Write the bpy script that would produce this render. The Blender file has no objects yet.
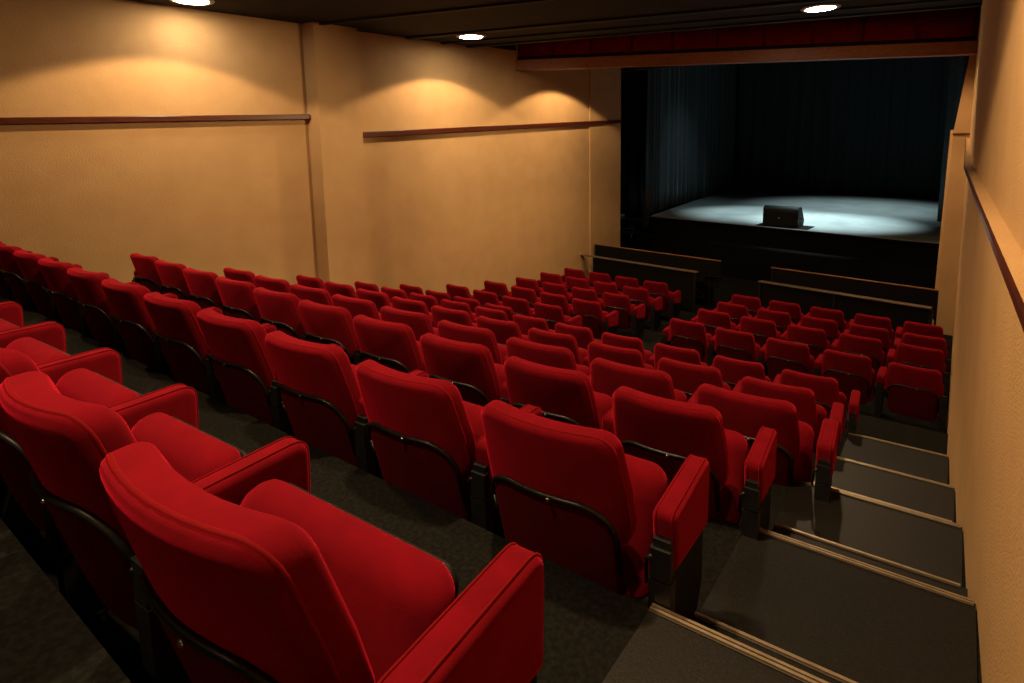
import bpy, bmesh, math, random
from mathutils import Vector, Matrix
random.seed(7)
S = 1.18                      # everything below is laid out in units of 1.18 m
COL = bpy.context.scene.collection
PI = math.pi

# ------------------------------------------------------------------ materials
def mat(name, base, rough=.6, metal=0.0, noise=None, bump=None, sheen=0.0, sheen_tint=(1, 1, 1), emit=None, spec=.5, detail=4, stretch=None):
    m = bpy.data.materials.new(name); m.use_nodes = True
    nt = m.node_tree; b = nt.nodes['Principled BSDF']
    b.inputs['Base Color'].default_value = (*base, 1)
    b.inputs['Roughness'].default_value = rough
    b.inputs['Metallic'].default_value = metal
    b.inputs['Specular IOR Level'].default_value = spec
    if sheen:
        b.inputs['Sheen Weight'].default_value = sheen
        b.inputs['Sheen Tint'].default_value = (*sheen_tint, 1)
        b.inputs['Sheen Roughness'].default_value = .45
    if emit:
        b.inputs['Emission Color'].default_value = (*emit[0], 1)
        b.inputs['Emission Strength'].default_value = emit[1]
    tc = nt.nodes.new('ShaderNodeTexCoord')
    src = tc.outputs['Object']
    if stretch:
        mp = nt.nodes.new('ShaderNodeMapping'); mp.inputs['Scale'].default_value = stretch
        nt.links.new(src, mp.inputs['Vector']); src = mp.outputs['Vector']
    if noise:                                     # (scale, second colour, low, high)
        n = nt.nodes.new('ShaderNodeTexNoise'); n.inputs['Scale'].default_value = noise[0]
        n.inputs['Detail'].default_value = detail
        nt.links.new(src, n.inputs['Vector'])
        r = nt.nodes.new('ShaderNodeValToRGB')
        r.color_ramp.elements[0].position = noise[2]; r.color_ramp.elements[1].position = noise[3]
        r.color_ramp.elements[0].color = (*base, 1); r.color_ramp.elements[1].color = (*noise[1], 1)
        nt.links.new(n.outputs['Fac'], r.inputs['Fac']); nt.links.new(r.outputs['Color'], b.inputs['Base Color'])
    if bump:                                      # (scale, strength, distance)
        n2 = nt.nodes.new('ShaderNodeTexNoise'); n2.inputs['Scale'].default_value = bump[0]; n2.inputs['Detail'].default_value = 5
        nt.links.new(src, n2.inputs['Vector'])
        bp = nt.nodes.new('ShaderNodeBump'); bp.inputs['Strength'].default_value = bump[1]; bp.inputs['Distance'].default_value = bump[2]
        nt.links.new(n2.outputs['Fac'], bp.inputs['Height']); nt.links.new(bp.outputs['Normal'], b.inputs['Normal'])
    return m

M = {}
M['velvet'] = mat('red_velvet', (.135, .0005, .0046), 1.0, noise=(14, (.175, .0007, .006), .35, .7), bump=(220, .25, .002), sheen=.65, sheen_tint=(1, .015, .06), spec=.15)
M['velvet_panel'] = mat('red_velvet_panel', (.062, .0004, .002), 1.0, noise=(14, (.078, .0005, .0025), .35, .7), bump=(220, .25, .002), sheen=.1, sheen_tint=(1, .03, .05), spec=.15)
M['piping'] = mat('red_piping', (.15, .0008, .003), .9, sheen=.8, sheen_tint=(1, .015, .035), spec=.15)
M['black_metal'] = mat('black_metal', (.008, .008, .009), .42, noise=(30, (.014, .014, .014), .4, .7))
M['black_plate'] = mat('black_plate', (.004, .004, .004), .6, noise=(20, (.006, .006, .006), .4, .7), spec=.2)
M['chrome'] = mat('bolt_steel', (.5, .5, .5), .3, 1.0, noise=(40, (.4, .4, .4), .4, .6))
M['plaster'] = mat('tan_plaster', (.54, .345, .165), .82, noise=(3.0, (.49, .305, .14), .35, .75), bump=(110, .7, .006), spec=.25, detail=8)
M['wood_trim'] = mat('dark_red_wood', (.085, .016, .006), .35, noise=(9, (.05, .009, .004), .35, .65), stretch=(6, .4, 6))
M['wood_beam'] = mat('brown_wood_beam', (.36, .13, .045), .5, noise=(7, (.27, .09, .03), .35, .65), stretch=(.5, 6, 6))
M['desk_wood'] = mat('dull_desk_wood', (.15, .105, .065), .5, noise=(7, (.10, .07, .042), .35, .65), stretch=(.5, 6, 6))
M['rail_wood'] = mat('worn_wood_rail', (.28, .13, .05), .45, noise=(7, (.20, .08, .03), .35, .65), stretch=(.5, 6, 6))
M['carpet'] = mat('dark_carpet', (.0065, .0065, .0058), .95, noise=(60, (.013, .0125, .011), .4, .65), bump=(300, .4, .003), spec=.1)
M['step'] = mat('dark_step_covering', (.0055, .0053, .0046), .5, noise=(180, (.019, .0175, .0145), .5, .72), bump=(260, .35, .002), spec=.35)
M['nosing'] = mat('aluminium_nosing', (.52, .42, .29), .42, .75, noise=(25, (.40, .32, .21), .4, .7))
M['groove'] = mat('nosing_rubber', (.05, .04, .03), .7, noise=(25, (.07, .055, .04), .4, .7))
M['ceiling'] = mat('black_ceiling', (.004, .0036, .003), .9, noise=(5, (.006, .005, .004), .4, .6))
M['ceiling_slat'] = mat('dark_ceiling_board', (.007, .006, .0045), .7, noise=(5, (.010, .008, .006), .4, .6))
M['black_wall'] = mat('black_stage_wall', (.008, .008, .009), .9, noise=(5, (.011, .011, .012), .4, .6))
M['drape'] = mat('black_drape', (.035, .043, .048), .95, noise=(16, (.045, .055, .06), .4, .6), sheen=.2, spec=.1)
M['valance'] = mat('red_valance', (.16, .006, .008), .9, noise=(6, (.12, .004, .006), .4, .6), sheen=.2, sheen_tint=(1, .1, .1), spec=.1)
M['stage'] = mat('grey_stage_floor', (.20, .215, .21), .6, noise=(1.6, (.15, .165, .16), .35, .7), bump=(60, .1, .003), spec=.3, detail=8)
M['stage_front'] = mat('black_stage_front', (.002, .002, .002), .9, noise=(9, (.003, .003, .003), .4, .6), spec=.12)
M['speaker'] = mat('speaker_black', (.005, .007, .008), .6, noise=(40, (.007, .009, .010), .4, .6), spec=.25)
M['grille'] = mat('speaker_grille', (.004, .006, .0065), .7, noise=(260, (.008, .011, .012), .45, .55), spec=.2)
M['lamp'] = mat('lamp_glow', (1, 1, 1), .5, emit=((1, .80, .55), 60), noise=(3, (.98, .98, .98), .4, .6))
M['white_ring'] = mat('lamp_ring', (.55, .5, .42), .4, noise=(20, (.5, .45, .38), .4, .6))
M['grey_plastic'] = mat('grey_equipment', (.14, .15, .155), .45, noise=(20, (.13, .14, .145), .4, .6))
M['panel_black'] = mat('dark_brown_panel', (.0035, .0026, .0018), .7, noise=(8, (.005, .0038, .0024), .4, .6), spec=.15, stretch=(.6, 4, 4))

# ------------------------------------------------------------------ mesh building
class MB:
    def __init__(s): s.v = []; s.f = []; s.sm = []; s.mi = []
    def add(s, vs, fs, smooth=False, mi=0):
        o = len(s.v); s.v += [tuple(v) for v in vs]
        for f in fs: s.f.append([i + o for i in f]); s.sm.append(smooth); s.mi.append(mi)
    def prism(s, poly, z0, z1, mi=0):             # counter-clockwise polygon in x, y
        n = len(poly)
        vs = [(x, y, z0) for x, y in poly] + [(x, y, z1) for x, y in poly]
        fs = [list(range(n))[::-1], list(range(n, 2 * n))] + [[i, (i + 1) % n, n + (i + 1) % n, n + i] for i in range(n)]
        s.add(vs, fs, False, mi)
    def box(s, a, b, mi=0):
        s.prism([(a[0], a[1]), (b[0], a[1]), (b[0], b[1]), (a[0], b[1])], a[2], b[2], mi)
    def tube(s, pts, r, n=8, closed=False, mi=0):
        P = [Vector(p) for p in pts]; N = len(P); rings = []
        up = None
        for i in range(N):
            if closed: t = P[(i + 1) % N] - P[i - 1]
            else: t = P[min(i + 1, N - 1)] - P[max(i - 1, 0)]
            t.normalize()
            if up is None:
                up = Vector((0, 0, 1)) if abs(t.z) < .9 else Vector((0, 1, 0))
            u = (up - t * up.dot(t)).normalized(); w = t.cross(u); up = u
            rings.append([P[i] + (u * math.cos(2 * PI * k / n) + w * math.sin(2 * PI * k / n)) * r for k in range(n)])
        vs = [v for rg in rings for v in rg]; fs = []
        for i in range(N if closed else N - 1):
            j = (i + 1) % N
            for k in range(n):
                k2 = (k + 1) % n
                fs.append([i * n + k, i * n + k2, j * n + k2, j * n + k])
        if not closed: fs += [list(range(n))[::-1], [(N - 1) * n + k for k in range(n)]]
        s.add(vs, fs, True, mi)
    def lathe(s, prof, c, n=24, mi=0, smooth=True):  # (r, z) profile about the z axis at c
        vs = []; fs = []
        for r, z in prof:
            for k in range(n):
                a = 2 * PI * k / n; vs.append((c[0] + r * math.cos(a), c[1] + r * math.sin(a), c[2] + z))
        m = len(prof)
        for i in range(m - 1):
            for k in range(n):
                k2 = (k + 1) % n; fs.append([i * n + k, i * n + k2, (i + 1) * n + k2, (i + 1) * n + k])
        fs.append(list(range(n))[::-1]); fs.append([(m - 1) * n + k for k in range(n)])
        s.add(vs, fs, smooth, mi)
    def pad(s, outline, t, re, bulge_a=0., bulge_b=0., fn=lambda u, v, w: (u, w, v), mi=0, seg=4):
        """A cushion: convex outline (u, v), thickness t along w from 0 to t, edges rounded by re."""
        n = len(outline)
        O = [Vector(p) for p in outline]
        c = sum(O, Vector((0, 0))) / n
        nor = []
        for i in range(n):
            d = O[(i + 1) % n] - O[i - 1]
            q = Vector((d.y, -d.x)).normalized()
            if q.dot(O[i] - c) < 0: q = -q
            nor.append(q)
        rings = []
        def ring(ins, w, k=1.0): rings.append([(c + (O[i] - nor[i] * ins - c) * k, w) for i in range(n)])
        for k, bf in ((.12, 1.), (.45, .8), (.75, .45), (.92, .15)): ring(re, -bulge_a * bf, k)
        for i in range(seg + 1):
            a = PI / 2 * i / seg; ring(re * (1 - math.sin(a)), re * (1 - math.cos(a)))
        for i in range(seg + 1):
            a = PI / 2 * i / seg; ring(re * (1 - math.cos(a)), t - re + re * math.sin(a))
        for k, bf in ((.92, .15), (.75, .45), (.45, .8), (.12, 1.)): ring(re, t + bulge_b * bf, k)
        vs = []; fs = []
        for rg in rings:
            for p, w in rg: vs.append(fn(p.x, p.y, w))
        for i in range(len(rings) - 1):
            for k in range(n):
                k2 = (k + 1) % n; fs.append([i * n + k, i * n + k2, (i + 1) * n + k2, (i + 1) * n + k])
        fs.append(list(range(n))[::-1]); fs.append([(len(rings) - 1) * n + k for k in range(n)])
        s.add(vs, fs, True, mi)
    def build(s, name, mats, parent=None):
        me = bpy.data.meshes.new(name); me.from_pydata(s.v, [], s.f)
        if not isinstance(mats, (list, tuple)): mats = [mats]
        for m in mats: me.materials.append(m)
        for p, sm, mi in zip(me.polygons, s.sm, s.mi): p.use_smooth = sm; p.material_index = mi
        bm = bmesh.new(); bm.from_mesh(me); bmesh.ops.recalc_face_normals(bm, faces=bm.faces); bm.to_mesh(me); bm.free()
        o = bpy.data.objects.new(name, me); COL.objects.link(o)
        if parent: o.parent = parent
        return o

def rrect(u0, v0, u1, v1, r, n=5):
    """rounded rectangle; r is one radius or four (lower left, lower right, upper right, upper left)"""
    if not isinstance(r, (list, tuple)): r = [r] * 4
    pts = []
    for (cx, cy, a0, rr) in ((u0 + r[0], v0 + r[0], PI, r[0]), (u1 - r[1], v0 + r[1], 1.5 * PI, r[1]), (u1 - r[2], v1 - r[2], 0, r[2]), (u0 + r[3], v1 - r[3], .5 * PI, r[3])):
        for i in range(n + 1):
            a = a0 + PI / 2 * i / n; pts.append((cx + rr * math.cos(a), cy + rr * math.sin(a)))
    return pts
def densify(pts, d=.05):
    out = []
    for i in range(len(pts)):
        a = Vector(pts[i]); b = Vector(pts[(i + 1) % len(pts)]); k = max(1, int((b - a).length / d))
        for j in range(k): out.append(tuple(a.lerp(b, j / k)))
    return out
def rpoly(pts, r, n=4):
    """round every corner of a convex polygon"""
    out = []; N = len(pts)
    for i in range(N):
        p = Vector(pts[i]); a = Vector(pts[i - 1]) - p; b = Vector(pts[(i + 1) % N]) - p
        ri = r[i] if isinstance(r, (list, tuple)) else r
        A = p + a.normalized() * ri; B = p + b.normalized() * ri
        for k in range(n + 1):
            t = k / n; out.append(tuple(A * (1 - t) ** 2 + p * 2 * t * (1 - t) + B * t * t))
    return out

def empty(name, loc, rz=0.):
    o = bpy.data.objects.new(name, None); COL.objects.link(o); o.location = loc; o.rotation_euler = (0, 0, rz)
    o.empty_display_size = .1
    return o
def tag(o, label, cat, group=None, kind=None):
    o['label'] = label; o['category'] = cat
    if group: o['group'] = group
    if kind: o['kind'] = kind
    return o
def struct(o): o['kind'] = 'structure'; return o

# ------------------------------------------------------------------ camera
cd = bpy.data.cameras.new('camera'); cam = bpy.data.objects.new('camera', cd); COL.objects.link(cam)
RM = Matrix(((0.78414189, 0.62024127, -0.02054909), (-0.0660783, 0.11637248, 0.9910051), (-0.6170536, 0.77573076, -0.13223702)))
cam.matrix_world = Matrix(((RM[0][0], RM[1][0], -RM[2][0], 0), (RM[0][1], RM[1][1], -RM[2][1], 0), (RM[0][2], RM[1][2], -RM[2][2], 0), (0, 0, 0, 1)))
cd.sensor_width = 36; cd.lens = 568.01 / 1024 * 36; cd.shift_y = (214.13 - 341.5) / 1024
cd.clip_start = .02; cd.clip_end = 200
bpy.context.scene.camera = cam

# ------------------------------------------------------------------ setting
def lwall(y): return -6.9 + .1 * y
def rwall(y):
    if y < 5: return .165 - .024 * y + .004
    return .049
YB = -2.2
# left wall in two runs either side of the pilaster
def wall_run(name, side, y0, y1, z0, z1, th=.25):
    m = MB()
    f = lwall if side < 0 else rwall
    n = 1 if side < 0 else max(1, int((y1 - y0) / 1.0))
    ys = [y0 + (y1 - y0) * i / n for i in range(n + 1)]
    inner = [(f(y), y) for y in ys]; outer = [(f(y) + side * th, y) for y in ys]
    poly = inner + outer[::-1]
    if side < 0: poly = poly[::-1]
    m.prism(poly, z0, z1)
    return struct(m.build(name, M['plaster']))
wall_run('wall_left', -1, YB, 11.03, -3.3, 2.0)
wall_run('wall_right', 1, YB, 11.0, -3.3, 2.0)
m = MB(); m.box((-7.6, YB - .2, -3.3), (.6, YB, 2.0)); struct(m.build('wall_back', M['black_wall']))  # unseen behind the camera; coloured black to cut bounced light
# pilasters
m = MB(); m.prism([(lwall(4.08) - .02, 4.08), (-6.30, 4.12), (-6.245, 4.72), (lwall(4.76) - .02, 4.76)], -3.2, 1.5)
struct(m.build('wall_left', M['plaster']))
m = MB(); m.prism([(lwall(9.95) - .02, 9.95), (lwall(9.95) + .025, 9.96), (lwall(11.03) + .025, 11.04), (lwall(11.03) - .02, 11.05)], -3.2, 1.5)
struct(m.build('wall_left', M['plaster']))
m = MB()
pz = [(.06, -3.2), (.06, 1.5), (-.03, 1.5), (-.032, 1.0), (-.145, -.06), (-.185, -3.2)]
m.add([(x, 10.6, z) for x, z in pz] + [(x, 11.0, z) for x, z in pz], [list(range(6)), list(range(6, 12))[::-1]] + [[i, (i + 1) % 6, 6 + (i + 1) % 6, 6 + i] for i in range(6)])
m.add([(-.225, 10.63, -3.2), (-.183, 10.62, -3.2), (-.183, 11, -3.2), (-.225, 11, -3.2), (-.178, 10.63, -.01), (-.143, 10.62, -.01), (-.143, 11, -.01), (-.178, 11, -.01)],
      [[3, 2, 1, 0], [4, 5, 6, 7], [0, 1, 5, 4], [1, 2, 6, 5], [2, 3, 7, 6], [3, 0, 4, 7]])
struct(m.build('wall_right', M['plaster']))
m = MB(); m.box((-.15, 10.585, -.085), (.06, 10.6, -.06)); struct(m.build('trim_4', M['wood_trim']))

# picture rails
def rail(name, side, pts, h=.05, d=.06, top=0):
    m = MB()
    f = lwall if side < 0 else rwall
    for (y0, z0), (y1, z1) in zip(pts[:-1], pts[1:]):
        vs = []
        for y, z in ((y0, z0), (y1, z1)):
            x = f(y)
            for dx, dz in ((.01 * side, 0), (-side * d, .004), (-side * d, h - .008), (-side * (d - .006), h), (.01 * side, h)): vs.append((x + dx, y, z + dz))
        fs = [[0, 1, 2, 3, 4][::-1], [5, 6, 7, 8, 9]] + [[k, (k + 1) % 5, 5 + (k + 1) % 5, 5 + k] for k in (0, 1, 2, 4)]
        m.add(vs, fs)
        m.add([vs[3], vs[4], vs[9], vs[8]], [[0, 1, 2, 3]], False, top)
    return struct(m.build(name, [M['wood_trim'], M['plaster']]))
rail('trim_1', -1, [(YB, .13), (4.08, .29)], .06)
rail('trim_2', -1, [(4.76, .05), (11.02, .27)], .075)
rail('trim_3', 1, [(YB, -.34), (1.0, -.335), (2.0, -.325), (3.0, -.31), (4.0, -.29), (5.0, -.27), (7.5, -.21), (10.59, -.16)], .03, .045, 1)

# floors: tiers under the seat rows
TIER = [  # z, front edge y at x = -.53
    (-.90, .28), (-1.158, 1.185), (-1.421, 2.00), (-1.652, 2.80), (-1.900, 3.59), (-2.213, 4.60), (-2.493, 5.63)]
SK = .05
def edge(i, x, sk=SK): return TIER[i][1] + sk * (x + .53)
prev = None
for i, (z, y) in enumerate(TIER):
    m = MB()
    yb0 = YB if i == 0 else edge(i - 1, -7.2); yb1 = YB if i == 0 else edge(i - 1, .24)
    m.prism([(-7.2, yb0), (.24, yb1), (.24, edge(i, .24)), (-7.2, edge(i, -7.2))], -3.3, z)
    struct(m.build('floor', M['carpet']))
# lower tiers: left block rows G..L, right block rows I..L
LOWZ = [-2.714, -2.827, -2.902, -2.985, -3.044, -3.101]
LOWY = [5.86, 6.56, 7.27, 7.98, 8.69]      # edges at x = -5
ylast = [edge(6, -7.2), edge(6, .24)]
for i, z in enumerate(LOWZ):
    m = MB()
    e = [LOWY[i] - .02 + .06, LOWY[i] - .02 - .10] if i < 5 else [22., 22.]
    m.prism([(-8.6, ylast[0]), (.24, ylast[1]), (.24, e[1]), (-8.6, e[0])], -3.3, z)
    struct(m.build('floor', M['carpet'])); ylast = e

# aisle steps
def nosing(m, x0, x1, yf, z, w, grooves):
    # yf(x): front edge; ridged metal strip on the tread edge with a lip in front
    def quad(o0, o1, z0, z1, mi):
        poly = [(x0, yf(x0) - o1), (x1, yf(x1) - o1), (x1, yf(x1) - o0), (x0, yf(x0) - o0)]
        m.prism(poly, z0, z1, mi)
    quad(-.004, w, z - .012, z + .003, 1)
    n = grooves
    for k in range(n):
        a = -.005 + (w + .005) * k / n; b = a + (w + .005) / n * .62
        quad(a, b, z - .010, z + .007, 0)
AX0 = -.53
AX1 = [.10, .105, .09, .075, .06, .048]
for i in range(1, 6):
    z, y0 = TIER[i]; sk = .075
    yf = lambda x, y0=y0, sk=sk: y0 + .004 + sk * (x + .53)
    x1 = rwall(y0) - .004
    # the tread of this landing: a covered slab flush on the tier in the aisle
    m = MB(); yb = TIER[i - 1][1] + (.215 if i > 1 else .22)
    m.prism([(AX0, TIER[i - 1][1] + .01), (x1, TIER[i - 1][1] + .055), (x1, yf(x1)), (AX0, yf(AX0))], z - .05, z + .006)
    st = struct(m.build('step', M['step']))
    m = MB(); nosing(m, AX0, x1 - .005, yf, z + .006, .019, 2); m.build('nosing', [M['nosing'], M['groove']], st)
    # half step in front of the edge
    if i < 5:
        zn = TIER[i + 1][0]; zh = (z + zn) / 2 - .005
        yh = lambda x, yf=yf, hs=(.19 if i == 1 else .245): yf(x) + hs
        xa = -.492
        m = MB(); m.prism([(xa, yf(xa) - .0), (x1 - .01, yf(x1) - .0), (x1 - .01, yh(x1)), (xa, yh(xa))], zn - .02, zh)
        st = struct(m.build('step', M['step']))
        m = MB(); nosing(m, xa, x1 - .03, yh, zh, .010, 1); m.build('nosing', [M['nosing'], M['groove']], st)

# ceiling: a dropped black ceiling, its fascia, and the higher void before the beam
def cedge(x): return 6.95 + (x + 5.98) * .33
m = MB(); m.prism([(-7.3, YB - .2), (.5, YB - .2), (.5, cedge(.5)), (-7.3, cedge(-7.3))], 1.45, 1.52)
ceil = struct(m.build('ceiling', M['ceiling']))
m = MB(); m.prism([(-7.3, cedge(-7.3)), (.5, cedge(.5)), (.5, 12.5), (-7.3, 12.5)], 1.86, 1.95); struct(m.build('ceiling', M['ceiling']))
m = MB(); m.prism([(-7.3, cedge(-7.3) - .02), (.5, cedge(.5) - .02), (.5, cedge(.5)), (-7.3, cedge(-7.3))], 1.46, 1.95); struct(m.build('ceiling', M['ceiling']))
for k, (o, w) in enumerate(((.02, .10), (.55, .05), (1.15, .12), (2.6, .05))):
    m = MB(); m.prism([(-6.3, cedge(-6.3) - o - w), (.04, cedge(.04) - o - w), (.04, cedge(.04) - o), (-6.3, cedge(-6.3) - o)], 1.425, 1.45)
    struct(m.build('ceiling', M['ceiling_slat']))
m = MB(); m.prism([(lwall(6.9), 6.9), (lwall(6.9) + .02, 6.9), (lwall(7.86) + .02, 7.86), (lwall(7.86), 7.86)], 1.48, 1.86); struct(m.build('trim_5', M['ceiling']))

# proscenium beam and valance (skewed: the right end is farther)
BA, BB = Vector((-6.12, 7.88)), Vector((.05, 9.95))
BD = (BB - BA).normalized(); BN = Vector((-BD.y, BD.x))
def bz(t): return 1.15 - .165 * t
def beam_piece(m, t0, t1, o0, o1, za, zb, mi=0, n=1):
    for k in range(n):
        u0 = t0 + (t1 - t0) * k / n; u1 = t0 + (t1 - t0) * (k + 1) / n
        vs = []
        for u in (u0, u1):
            p = BA.lerp(BB, u)
            for o, z in ((o0, za), (o1, za), (o1, zb), (o0, zb)):
                q = p + BN * o; vs.append((q.x, q.y, bz(u) + z))
        m.add(vs, [[0, 1, 2, 3], [7, 6, 5, 4], [0, 4, 5, 1], [1, 5, 6, 2], [2, 6, 7, 3], [3, 7, 4, 0]], False, mi)
m = MB(); beam_piece(m, 0, 1, 0, .16, 0, .175); beam_piece(m, 0, 1, -.012, .0, .0, .02)
struct(m.build('proscenium_beam', M['wood_beam']))
m = MB(); beam_piece(m, 0, 1, .03, .13, .175, .235); struct(m.build('trim_6', M['ceiling']))
# the valance: a pleated red cloth above the beam
m = MB(); N = 330; vs = []; fs = []
L = (BB - BA).length
for i in range(N + 1):
    u = i / N; d = u * L
    o = .02 + .010 * math.sin(d * 9) + .007 * math.sin(d * 23 + 1.3 * math.sin(d * 3.1)) + (.03 if (d * 1.55) % 1 < .06 else 0)
    p = BA.lerp(BB, u); q = p + BN * o; q2 = p + BN * (o + .02)
    z0 = bz(u) + .235; z1 = bz(u) + .60
    vs += [(q.x, q.y, z0), (q.x, q.y, z1), (q2.x, q2.y, z1), (q2.x, q2.y, z0)]
for i in range(N):
    a = 4 * i; b = a + 4
    for k in range(4): fs.append([a + k, a + (k + 1) % 4, b + (k + 1) % 4, b + k])
fs += [[0, 1, 2, 3], [4 * N + 3, 4 * N + 2, 4 * N + 1, 4 * N]]
m.add(vs, fs, True)
tag(m.build('stage_valance', M['valance']), 'dark red pleated valance curtain above the brown proscenium beam', 'curtain')
# black fill above the opening behind the beam
m = MB(); m.box((-5.85, 11.05, 1.35), (.2, 11.2, 2.6)); struct(m.build('wall_front', M['black_wall']))

# ------------------------------------------------------------------ stage
m = MB()
SP = [(-6.07, 13.18), (.9, 12.33), (1.2, 21.2), (-6.75, 22.0)]
m.prism(SP, -2.012, -2.0); m.prism([(SP[0][0] + .005, SP[0][1] + .005), (SP[1][0], SP[1][1] + .005), (SP[2][0], SP[2][1] - .005), (SP[3][0] + .005, SP[3][1] - .005)], -2.06, -2.0125, 1)
stg = struct(m.build('stage_platform', [M['stage'], M['stage_front']]))
m = MB(); m.prism([(SP[0][0] + .02, SP[0][1] + .06), (SP[1][0], SP[1][1] + .06), (SP[1][0], SP[1][1] + .4), (SP[0][0] + .02, SP[0][1] + .46)], -3.1, -2.06)
m.prism([(SP[0][0] + .02, SP[0][1] + .5), (SP[0][0] + .1, SP[0][1] + .5), (SP[3][0] + .1, SP[3][1]), (SP[3][0] + .02, SP[3][1])], -3.1, -2.06)
m.build('front_panel', M['stage_front'], stg)
# low black forestage block with pale edge board
m = MB(); m.prism([(-4.45, 12.5), (.05, 11.93), (.05, 12.43), (-4.45, 13.0)], -3.1, -2.42)
fs_ = struct(m.build('stage_forestep', M['stage_front']))
m = MB(); m.prism([(-4.4, 12.48), (-3.1, 12.315), (-3.1, 12.36), (-4.4, 12.525)], -2.42, -2.405)
m.prism([(-2.7, 12.265), (-1.6, 12.125), (-1.6, 12.18), (-2.7, 12.32)], -2.42, -2.405)
m.build('edge_board', M['panel_black'], fs_)
# stage house
m = MB(); m.box((-9.2, 22.5, -3.3), (2.2, 22.7, 4.2)); struct(m.build('wall_stage_back', M['black_wall']))
m = MB(); m.box((-9.4, 11.05, -3.3), (-9.2, 22.7, 4.2)); struct(m.build('wall_stage_left', M['black_wall']))
m = MB(); m.box((2.0, 11.05, -3.3), (2.2, 22.7, 4.2)); struct(m.build('wall_stage_right', M['black_wall']))
m = MB(); m.box((-9.4, 11.05, 4.1), (2.2, 22.7, 4.2)); struct(m.build('ceiling', M['black_wall']))
m = MB(); m.box((-9.3, 11.04, -3.3), (-6.0, 11.2, 4.1)); struct(m.build('wall_front', M['black_wall']))
m = MB(); m.box((.06, 11.01, -3.3), (2.1, 11.2, 4.1)); struct(m.build('wall_front', M['black_wall']))
m = MB(); m.box((-6.05, 11.21, 2.5), (.2, 11.35, 4.1)); struct(m.build('wall_front', M['black_wall']))

def drape(pts, z0, z1, per, amp, name, seed=0, zlow=None):
    rnd = random.Random(seed); m = MB()
    P = [Vector(p) for p in pts]; segs = [(P[i + 1] - P[i]).length for i in range(len(P) - 1)]; L = sum(segs)
    n = int(L / per * 9); vs = []; fs = []; ph = 0
    rows = 6
    cols = []
    for i in range(n + 1):
        d = L * i / n; k = 0; dd = d
        while k < len(segs) - 1 and dd > segs[k]: dd -= segs[k]; k += 1
        t = (P[k + 1] - P[k]).normalized(); nn = Vector((-t.y, t.x)); p = P[k] + t * dd
        ph += 2 * PI / 9 * (1 + .45 * math.sin(d * 2.1 + seed) * math.sin(d * 5.3))
        o = math.sin(ph) * amp * (1 + .5 * math.sin(d * 1.3 + 2 + seed)) + .3 * amp * math.sin(ph * 2.3)
        for j in range(rows + 1):
            f = j / rows; q = p + nn * o * (.65 + .5 * f) + t * (.02 * math.sin(f * 3 + d * 3))
            zb = z0 if zlow is None else zlow(d / L)
            z = z1 + (zb - z1) * f
            vs.append((q.x, q.y, z)); q2 = q + nn * .015; vs.append((q2.x, q2.y, z))
    R = 2 * (rows + 1)
    for i in range(n):
        a = i * R; b = a + R
        for j in range(rows):
            fs.append([a + 2 * j, a + 2 * j + 2, b + 2 * j + 2, b + 2 * j]); fs.append([a + 2 * j + 1, b + 2 * j + 1, b + 2 * j + 3, a + 2 * j + 3])
        fs.append([a, b, b + 1, a + 1]); e = R - 2; fs.append([a + e, a + e + 1, b + e + 1, b + e])
    for c in (0, n * R):
        fs += [[c + 2 * j, c + 2 * j + 1, c + 2 * j + 3, c + 2 * j + 2] for j in range(rows)]
    m.add(vs, fs, True)
    return m.build(name, M['drape'])
def lowL(t): return -2.6 if t < .20 else -1.985
tag(drape([(-8.9, 14.9), (-6.5, 14.0)], -2.59, 3.9, .34, .06, 'stage_curtain', 3), 'black pleated curtain hanging to the floor at the left corner of the stage', 'curtain')
tag(drape([(-6.27, 13.5), (-6.45, 17.2)], -1.985, 3.9, .36, .07, 'stage_curtain', 1), 'long black pleated curtain along the left edge of the stage floor', 'curtain')
tag(drape([(-6.45, 17.35), (-6.62, 21.5)], -1.985, 3.9, .4, .08, 'stage_curtain', 5), 'black curtain at the far left of the stage beside the back curtain', 'curtain')
tag(drape([(-6.6, 21.65), (1.1, 20.55)], -1.985, 3.9, .5, .08, 'stage_curtain', 2), 'wide black curtain across the back of the stage', 'curtain')
tag(drape([(-.38, 15.3), (.9, 15.1)], -1.985, 3.9, .3, .06, 'stage_curtain', 4), 'narrow black curtain at the right side of the stage', 'curtain')

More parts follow.
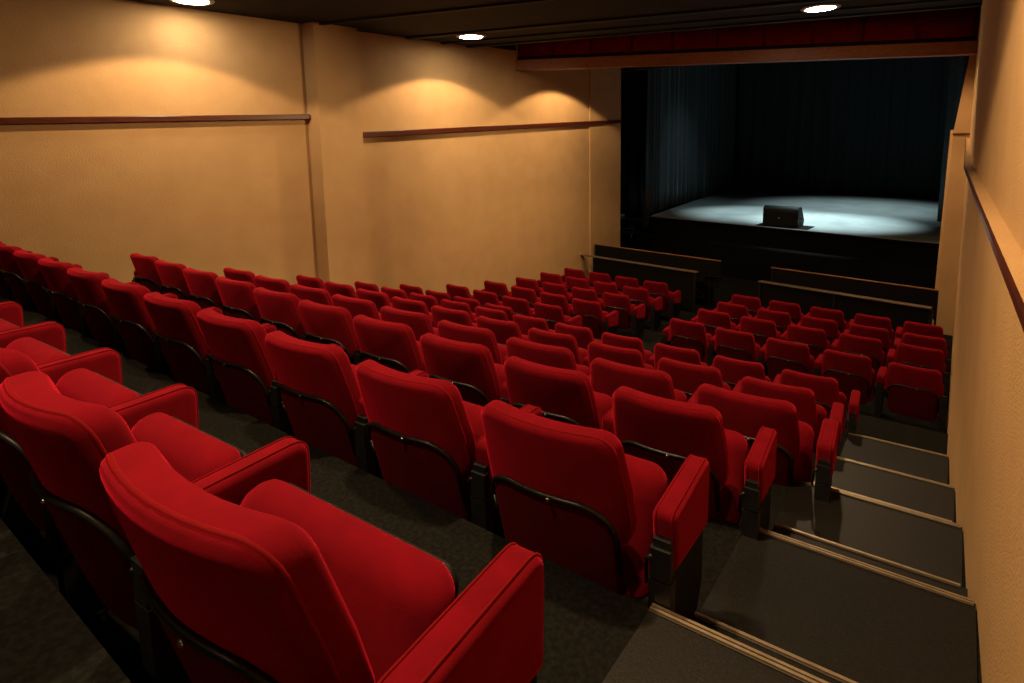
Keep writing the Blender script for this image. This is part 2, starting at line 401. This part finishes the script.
# wedge monitor on its mat
def wedge():
    r = empty('floor_monitor', (-2.98, 13.14, -1.988), -.10)
    tag(r, 'black wedge floor monitor speaker at the front edge of the lit stage', 'speaker')
    W = .36
    prof = rpoly([(-.17, 0), (.20, 0), (.25, .12), (.06, .42), (-.12, .43), (-.17, .36)], [.01, .02, .03, .03, .05, .02], 3)
    m = MB()
    n = len(prof)
    m.pad(densify(prof, .1), 2 * W, .012, 0, 0, lambda u, v, w: (w - W, u, v))
    m.build('cabinet', M['speaker'], r)
    m = MB(); m.pad(rrect(-W + .03, .03, W - .03, .33, .02), .012, .004, 0, 0, lambda u, v, w: (u, -.180 + w, v)); m.build('rear_panel', M['grille'], r)
    m = MB(); m.pad(rrect(-.014, .17, .014, .2, .006), .010, .003, 0, 0, lambda u, v, w: (u - .02, -.188 + w, v)); m.build('badge', M['chrome'], r)
    m = MB(); m.pad(rrect(-.05, .16, .05, .20, .012), .014, .004, 0, 0, lambda u, v, w: (W - .002 + w, u + .03, v)); m.build('handle', M['grille'], r)
    m = MB()
    sl = math.atan2(-.30, .19)
    m.pad(rrect(-W + .03, .02, W - .03, .33, .02), .01, .004, 0, 0, lambda u, v, w: (u, .245 - .19 / .355 * v + .84 * w, .125 + .30 / .355 * v + .53 * w)); m.build('front_grille', M['grille'], r)
    mt = MB(); mt.pad(rrect(-.50, -.22, .56, .30, .02), .010, .004, 0, 0, lambda u, v, w: (u, v, w))
    o = mt.build('floor_mat', M['stage_front']); o.location = (-2.97, 13.10, -1.999); o.rotation_euler = (0, 0, -.10)
    tag(o, 'thin black rubber mat under the wedge floor monitor', 'mat')
wedge()

# folding table with a grey device beside the stage's left corner
m = MB(); m.box((-9.1, 12.3, -3.1), (-6.12, 15.2, -2.6)); struct(m.build('stage_side_riser', M['stage_front']))
r = empty('folding_table', (-7.02, 13.25, -2.60), .12)
tag(r, 'black folding table on crossed legs in the dark corner at the left of the stage', 'table')
m = MB(); m.pad(rrect(-.62, -.28, .62, .28, .02), .03, .01, 0, 0, lambda u, v, w: (u, v, .42 + w)); m.build('tabletop', M['black_plate'], r)
for sx in (-.45, .45):
    for sgn in (-1, 1):
        m = MB(); m.tube([(sx + .015 * sgn, -.26 * sgn, .012), (sx + .015 * sgn, .24 * sgn, .42)], .016); m.build('leg', M['grey_plastic'], r)
m = MB(); m.tube([(-.45, 0, .21), (.45, 0, .21)], .011); m.build('stretcher', M['grey_plastic'], r)
r2 = empty('mixing_desk', (-7.2, 13.25, -2.15), .12)
tag(r2, 'grey tilted mixing desk standing on the folding table at the left of the stage', 'mixer')
m = MB(); m.pad(densify(rpoly([(-.2, 0), (.2, 0), (.2, .10), (-.2, .05)], .012), .1), .62, .008, 0, 0, lambda u, v, w: (w - .31, u, v)); b_ = m.build('body', M['grey_plastic'], r2)
for k in range(8):
    m = MB(); x = -.25 + .07 * k; m.box((x - .012, -.08, .070), (x + .012, -.05, .092)); m.build('fader_knob', M['white_ring'], b_)

# ------------------------------------------------------------------ desks / barriers in front of the first row
def desk(name, p0, p1, label, legs, side):
    a = Vector((p0[0], p0[1])); b = Vector((p1[0], p1[1])); L = (b - a).length
    r = empty(name, (a.x, a.y, -3.101), math.atan2(b.y - a.y, b.x - a.x)); tag(r, label, 'desk', 'long desks before the front seats')
    ht = .75
    m = MB(); m.pad(rrect(0, 0, L, .11, .005), .018, .005, 0, 0, lambda u, v, w: (u, v, ht - .018 + w)); m.build('desk_top', M['desk_wood'], r)
    m = MB(); m.box((.36 if side < 0 else 0, .03, .10), (L - .02, .045, ht - .022)); m.build('front_panel', M['panel_black'], r)
    x0, x1 = (.12, L + .27) if side < 0 else (.07, L + .02)
    m = MB(); m.box((x0 + .02, .375, .50), (x1 - (.27 if side < 0 else .0), .39, .91)); 
    if side < 0: m.box((x1 - .27, .375, .67), (x1 - .01, .39, .91))
    m.build('back_panel', M['panel_black'], r)
    m = MB(); m.pad(rrect(x0, 0, x1, .026, .005), .018, .005, 0, 0, lambda u, v, w: (u, .365 + v, .91 + w)); m.build('top_rail', M['rail_wood'], r)
    for x in legs:
        m = MB(); m.box((x - .014, .012, 0), (x + .014, .04, ht - .022)); m.build('leg', M['black_metal'], r)
    for x in (x0 + .012, (x1 - .21) if side < 0 else (x0 + x1) / 2, x1 - .012):
        m = MB(); m.box((x - .013, .39, 0), (x + .013, .415, .91)); m.build('post', M['black_metal'], r)
    if side < 0:
        m = MB(); m.box((L, .345, .62), (x1, .42, .64)); m.box((L, .40, .42), (x1, .415, .62)); m.build('side_shelf', M['black_plate'], r)
    return r
desk('barrier_desk', (-5.97, 9.64), (-3.48, 9.43), 'long dark desk with wooden rail against the tan left wall before the front row', (.015, .35, 2.47), -1)
desk('barrier_desk', (-2.46, 9.38), (-.21, 9.15), 'long dark desk with wooden rail on the right before the front row', (.03, 1.1, 2.27), 1)

# ------------------------------------------------------------------ ceiling lights
def downlight(x, y, z, label):
    r = empty('ceiling_downlight', (x, y, z)); tag(r, label, 'ceiling light', 'round recessed ceiling downlights')
    m = MB(); m.lathe([(.150, 0), (.205, 0), (.21, -.008), (.20, -.016), (.165, -.020), (.150, -.014)], (0, 0, 0), 32); m.build('trim_ring', M['white_ring'], r)
    m = MB(); m.lathe([(.150, -.004), (.160, -.017), (.08, -.026), (.01, -.028)], (0, 0, 0), 32); m.build('lamp_diffuser', M['lamp'], r)
    return r
downlight(-6.19, 2.68, 1.45, 'white ceiling downlight near the left wall at the top edge, nearest of the three')
downlight(-5.49, 6.07, 1.425, 'small white ceiling downlight above the left wall beyond the pilaster')
downlight(-1.41, 7.57, 1.425, 'bright round ceiling downlight in front of the red valance on the right')

def spot(x, y, z, power, deg, blend, col=(1, .665, .345), rad=.04, aim=None, name='down_or_fill_light'):  # default name also carries the added fill spots
    l = bpy.data.lights.new(name, 'SPOT'); l.energy = power; l.spot_size = math.radians(deg); l.spot_blend = blend
    l.color = col; l.shadow_soft_size = rad
    o = bpy.data.objects.new(name, l); COL.objects.link(o); o.location = (x, y, z)
    if aim:
        d = Vector(aim) - Vector((x, y, z)); o.rotation_euler = d.to_track_quat('-Z', 'Y').to_euler()
    return o
K = 1.0
for (x, y, z, p) in ((-5.62, 2.38, 1.41, 165), (-5.34, 6.02, 1.38, 230), (-5.10, 8.75, 1.28, 190), (-1.41, 7.57, 1.38, 190), (-1.3, 1.3, 1.42, 250), (-1.6, -1.4, 1.42, 20), (-5.8, -1.0, 1.42, 15)):  # last entries, behind the camera, are added fill
    spot(x, y, z, p * K, 130, .12, rad=.05)
for (x, y, p) in ((-4.6, .9, 190), (-2.6, 1.0, 190), (-4.4, 3.0, 190), (-2.3, 3.0, 180), (-4.0, 5.0, 170), (-1.7, 5.0, 110), (-3.0, 6.1, 130), (-1.0, -.02, 215)):  # added unseen fill over the seats, no fixtures modelled
    spot(x, y, 1.42, p * K, 92, 1., rad=.06)
spot(-1.5, 9.85, 1.15, 230, 90, .6, rad=.05, aim=(.05, 9.9, -.9))  # added behind the beam to brighten the right pilaster
spot(-1.0, 1.6, 1.42, 190, 84, 1., rad=.06, aim=(.3, 2.6, -1.1))  # added unseen flood that brightens the right wall
# added unseen floods that brighten the left wall
spot(-1.6, 6.0, 1.40, 900, 62, 1., rad=.08, aim=(-6.5, 2.2, -1.0))
spot(-1.3, 6.2, 1.40, 700, 56, 1., rad=.08, aim=(-6.1, 7.4, -1.2))
# stage lights, then added fill
TEAL = (.72, .96, 1.0)
spot(-2.3, 14.6, 3.7, 8500, 38, 1., TEAL, .1, (-2.3, 14.3, -2.0), 'stage_or_fill_light')
spot(-4.0, 14.9, 3.7, 4200, 40, 1., TEAL, .1, (-4.0, 14.8, -2.0), 'stage_or_fill_light')
spot(-1.6, 16.5, 3.7, 2600, 56, 1., TEAL, .1, (-2.2, 17.2, -2.0), 'stage_or_fill_light')
spot(-2.5, 14.2, 3.6, 330, 40, 1., TEAL, .1, (-6.4, 16.0, -1.6), 'stage_or_fill_light')

spot(-2.8, 11.7, 3.4, 520, 74, 1., TEAL, .1, (-2.8, 13.9, -2.0), 'stage_or_fill_light')  # added wash carrying the teal over the stage's front edge
spot(-5.6, 12.2, 3.4, 260, 26, 1., TEAL, .06, (-7.0, 13.25, -2.2), 'stage_or_fill_light')  # added fill so the table in the dark corner shows
# ------------------------------------------------------------------ the theatre seat
H = .69; BW = .218; TLX = .204
def lean(z): return (H - z) * .26          # the back leans: its foot is farther forward than its top
def backmap(u, v, w):                       # w grows towards the sitter
    u = u * (1.01 - .45 * max(0, v - .50))    # a little wider below the shoulders
    return (u, lean(v) + w + .9 * u * u - .008, v)
def seat_meshes():
    P = {}
    m = MB()
    m.pad(densify(rrect(-BW, .30, BW, H, [.10, .10, .05, .05]), .045), .085, .03, .006, .018, backmap)
    P['backrest'] = m
    m = MB()
    ol = densify(rrect(-BW + .004, .33, BW - .004, H - .004, [.09, .09, .05, .05]), .04)
    m.tube([backmap(u, v, .022) for u, v in ol], .0055, 6, True)
    P['piping'] = m
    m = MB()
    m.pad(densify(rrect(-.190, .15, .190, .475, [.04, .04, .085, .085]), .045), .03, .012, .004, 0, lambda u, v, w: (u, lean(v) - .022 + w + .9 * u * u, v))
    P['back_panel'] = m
    m = MB()
    path = []
    xs, zt, rr = .197, .485, .10
    path.append((-xs, .30)); path.append((-xs, zt - rr))
    for k in range(7):
        a = PI - PI / 2 * k / 6; path.append((-xs + rr + rr * math.cos(a), zt - rr + rr * math.sin(a)))
    for k in range(1, 6): path.append((-xs + rr + (2 * xs - 2 * rr) * k / 6, zt))
    for k in range(7):
        a = PI / 2 - PI / 2 * k / 6; path.append((xs - rr + rr * math.cos(a), zt - rr + rr * math.sin(a)))
    path.append((xs, .27))
    m.tube([(u, lean(v) - .020 + .9 * u * u, v) for u, v in path], .0075, 8)
    P['frame_tube'] = m
    m = MB()
    m.lathe([(.006, 0), (.006, .003), (.003, .005)], (0, 0, 0), 8)
    m.v = [(.03 + x, lean(zt) - .030 - z, zt + y) for x, y, z in m.v]
    P['bolt'] = m
    # tipped-up seat cushion
    m = MB()
    def cm(u, v, w): return (u + .012, .150 + .12 * (v - .18) / .34 + w, v)
    m.pad(densify(rrect(-.218, .17, .218, .495, [.05, .05, .05, .05]), .05), .08, .034, .006, .010, cm)
    P['seat_cushion'] = m
    m = MB(); m.pad(densify(rrect(-.20, .19, .20, .47, .03), .08), .012, .004, 0, 0, lambda u, v, w: (u + .012, .150 + .12 * (v - .18) / .34 + w + .084, v))
    P['seat_pan'] = m
    return P
AX = .288
def arm_mesh():
    m = MB()
    pf = rpoly([(.115, .345), (.42, .285), (.43, .500), (.095, .506)], [.012, .028, .045, .03], 5)
    m.pad(densify(pf, .05), .064, .018, 0, 0, lambda u, v, w: (w - .032, u, v))
    return m
def arm_piping():
    m = MB(); pf = densify(rpoly([(.115, .345), (.42, .285), (.43, .500), (.095, .506)], [.012, .028, .045, .03], 5), .05)
    for x in (-.0205, .0205): m.tube([(x, u, v) for u, v in pf], .0022, 5, True)
    return m
def stand_mesh():
    m = MB()
    m.prism([(-.022, .085), (.022, .085), (.022, .125), (-.022, .125)], .0, .44)
    m.box((-.026, .075, .34), (.026, .098, .42)); m.box((-.028, .075, .20), (.028, .115, .335))
    m.tube([(-.02, .075, .40), (-.036, .08, .385), (-.038, .09, .31)], .005, 6)
    return m
def plate_mesh():
    m = MB()
    pf = rpoly([(.12, .004), (.33, .004), (.41, .10), (.415, .295), (.12, .355)], [.004, .02, .02, .004, .004], 3)
    m.pad(densify(pf, .1), .036, .004, 0, 0, lambda u, v, w: (w - .018, u, v))
    return m
def foot_mesh():
    m = MB(); m.box((-.028, .06, .0), (.028, .16, .012)); m.box((-.028, .065, .0), (.028, .085, .06)); return m

class Proto: pass
def make_proto():
    p = Proto(); p.parts = []
    return p
def make_seat():
    root = empty('theatre_seat', (0, 0, 0))
    P = seat_meshes()
    b = P['backrest'].build('backrest', M['velvet'], root)
    P['piping'].build('piping', M['piping'], b)
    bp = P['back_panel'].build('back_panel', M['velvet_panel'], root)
    ft = P['frame_tube'].build('frame_tube', M['black_metal'], root)
    P['bolt'].build('bolt', M['chrome'], ft)
    sc = P['seat_cushion'].build('seat_cushion', M['velvet'], root)
    P['seat_pan'].build('seat_pan', M['black_plate'], sc)
    add_arm(root, AX)
    return root
ARM = {}
def add_arm(root, x):
    if not ARM:
        a = arm_mesh().build('armrest', M['velvet'], root); a.location.x = x
        q = arm_piping().build('piping', M['piping'], a)
        s_ = stand_mesh().build('stand', M['black_metal'], root); s_.location.x = x
        f = foot_mesh().build('foot', M['black_metal'], s_)
        pl = plate_mesh().build('side_plate', M['black_plate'], root); pl.location.x = x
        ARM.update(a=a, q=q, s=s_, f=f, p=pl)
    else:
        def cp(o, par): c = o.copy(); COL.objects.link(c); c.parent = par; return c
        a = cp(ARM['a'], root); a.location.x = x; cp(ARM['q'], a)
        s_ = cp(ARM['s'], root); s_.location.x = x; cp(ARM['f'], s_)
        pl = cp(ARM['p'], root); pl.location.x = x
def copy_tree(o, parent=None):
    c = o.copy(); COL.objects.link(c); c.parent = parent
    for ch in list(o.children): copy_tree(ch, c)
    return c
proto = make_seat(); used = [False]; YO = .042
proto_children = list(proto.children)
def place(tl, yaw, label, group, sx=1.0, left_arm=False, arm_out=0.):
    if used[0]:
        o = proto.copy(); COL.objects.link(o)
        for ch in proto_children:
            c_ = copy_tree(ch, o)
            if ch.name.split('.')[0] in ('armrest', 'stand', 'side_plate'): c_.location.x = AX
            if ch.name.split('.')[0] == 'seat_cushion': c_.scale.x = 1; c_.location.x = 0
    else: o = proto; used[0] = True
    c, s_ = math.cos(yaw), math.sin(yaw)
    ox = tl[0] + c * TLX * sx + s_ * YO - .006; oy = tl[1] + s_ * TLX * sx - c * YO
    o.location = (ox, oy, tl[2] - H); o.rotation_euler = (0, 0, yaw); o.scale = (sx, 1, 1)
    if arm_out:
        for ch in o.children:
            if ch.name.split('.')[0] in ('armrest', 'stand', 'side_plate'): ch.location.x += arm_out
            if ch.name.split('.')[0] == 'seat_cushion': ch.scale.x = 1.10; ch.location.x = .010
    if left_arm: add_arm(o, -AX)
    tag(o, label, 'seat', group)
    return o
ORD = ['', 'second', 'third', 'fourth', 'fifth', 'sixth', 'seventh', 'eighth', 'ninth', 'tenth', 'eleventh']
# rows of the raked block: last TL (x, y), z, spacing, row angle, count, yaw
UP = [('nearest', (-1.040, .250), -.468, .514, .05, 8, .09),
      ('second nearest', (-1.020, 1.119), -.731, .545, .043, 11, .09),
      ('third nearest', (-1.007, 1.867), -.962, .541, .012, 10, .085),
      ('fourth nearest', (-.950, 2.616), -1.210, .593, .018, 9, .085),
      ('fifth nearest', (-1.010, 3.562), -1.523, .556, .015, 10, .085),
      ('sixth nearest', (-.990, 4.530), -1.803, .514, .032, 11, .07)]
for rn, (nm, (lx, ly), z, sp, ang, n, yaw) in enumerate(UP):
    for k in range(n):
        x = lx - k * sp * math.cos(ang); y = ly - k * sp * math.sin(ang)
        if k == 0: w = 'at the step-aisle end'
        elif k == n - 1 and rn >= 1: w = 'at the far end by the tan left wall'
        else: w = ORD[k] + ' from the step aisle'
        place((x, y, z), yaw, 'red tip-up seat %s, %s row' % (w, nm), 'red seats on the raked tiers', (sp / .55 if rn else (1.08 if k == 0 else .922)), k == n - 1, .028 if k == 0 else 0)
LB = [(-6.199, 5.172, -2.024, .544, -.018), (-5.956, 5.857, -2.137, .551, -.019), (-5.813, 6.553, -2.212, .562, -.041),
      (-5.738, 7.266, -2.295, .553, -.006), (-5.747, 7.982, -2.354, .548, -.022), (-5.709, 8.697, -2.411, .542, -.027)]
FR = ['sixth row back', 'fifth row back', 'fourth row back', 'third row back', 'second row back', 'front row']
for i, (x0, y0, z, sp, ang) in enumerate(LB):
    for k in range(4):
        w = ('nearest the left wall', 'second from the left wall', 'third from the left wall', 'beside the middle aisle')[k]
        place((x0 + k * sp * math.cos(ang), y0 + k * sp * math.sin(ang), z), .035, 'red tip-up seat %s, %s of the left front block' % (w, FR[i]), 'red seats of the left front block', sp / .555, k == 0)
RB = [-2.683, -2.645, -2.612, -2.624]
for j in range(4):
    x0, y0, z, sp, ang = LB[j + 2]
    dx = RB[j] - x0
    for k in range(5):
        w = ('beside the middle aisle', 'second from the middle aisle', 'in the middle', 'second from the right wall', 'against the right wall')[k]
        d = dx + k * sp
        o = place((x0 + d * math.cos(ang) + .005, y0 + d * math.sin(ang), z), -.005, 'red tip-up seat %s, %s of the right front block' % (w, FR[j + 2]), 'red seats of the right front block', sp / .556, k == 0)
        if k == 4:
            for ch in list(o.children):
                if ch.name.split('.')[0] in ('armrest', 'stand', 'side_plate'):
                    if ch.name.startswith('armrest'):
                        for g in list(ch.children): bpy.data.objects.remove(g)
                        bpy.data.objects.remove(ch)
                    else: ch.location.x = .235
place((-3.98, 9.97, -2.411), .0, 'red seat almost hidden behind the left desk, its armrest showing at the desk end', 'red seats of the left front block')

# ------------------------------------------------------------------ scale to metres, world, view
bpy.context.view_layer.update()
for me in bpy.data.meshes: me.transform(Matrix.Scale(S, 4))
for o in bpy.data.objects:
    if o.type != 'CAMERA': o.location = o.location * S
    if o.type == 'LIGHT': o.data.shadow_soft_size *= S
w = bpy.data.worlds.new('world'); bpy.context.scene.world = w; w.use_nodes = True
w.node_tree.nodes['Background'].inputs['Color'].default_value = (.9, .8, .7, 1)
w.node_tree.nodes['Background'].inputs['Strength'].default_value = 0.0
sc = bpy.context.scene
sc.view_settings.view_transform = 'Standard'; sc.view_settings.look = 'None'
sc.view_settings.gamma = 1; sc.view_settings.use_curve_mapping = False
sc.view_settings.exposure = 0.0
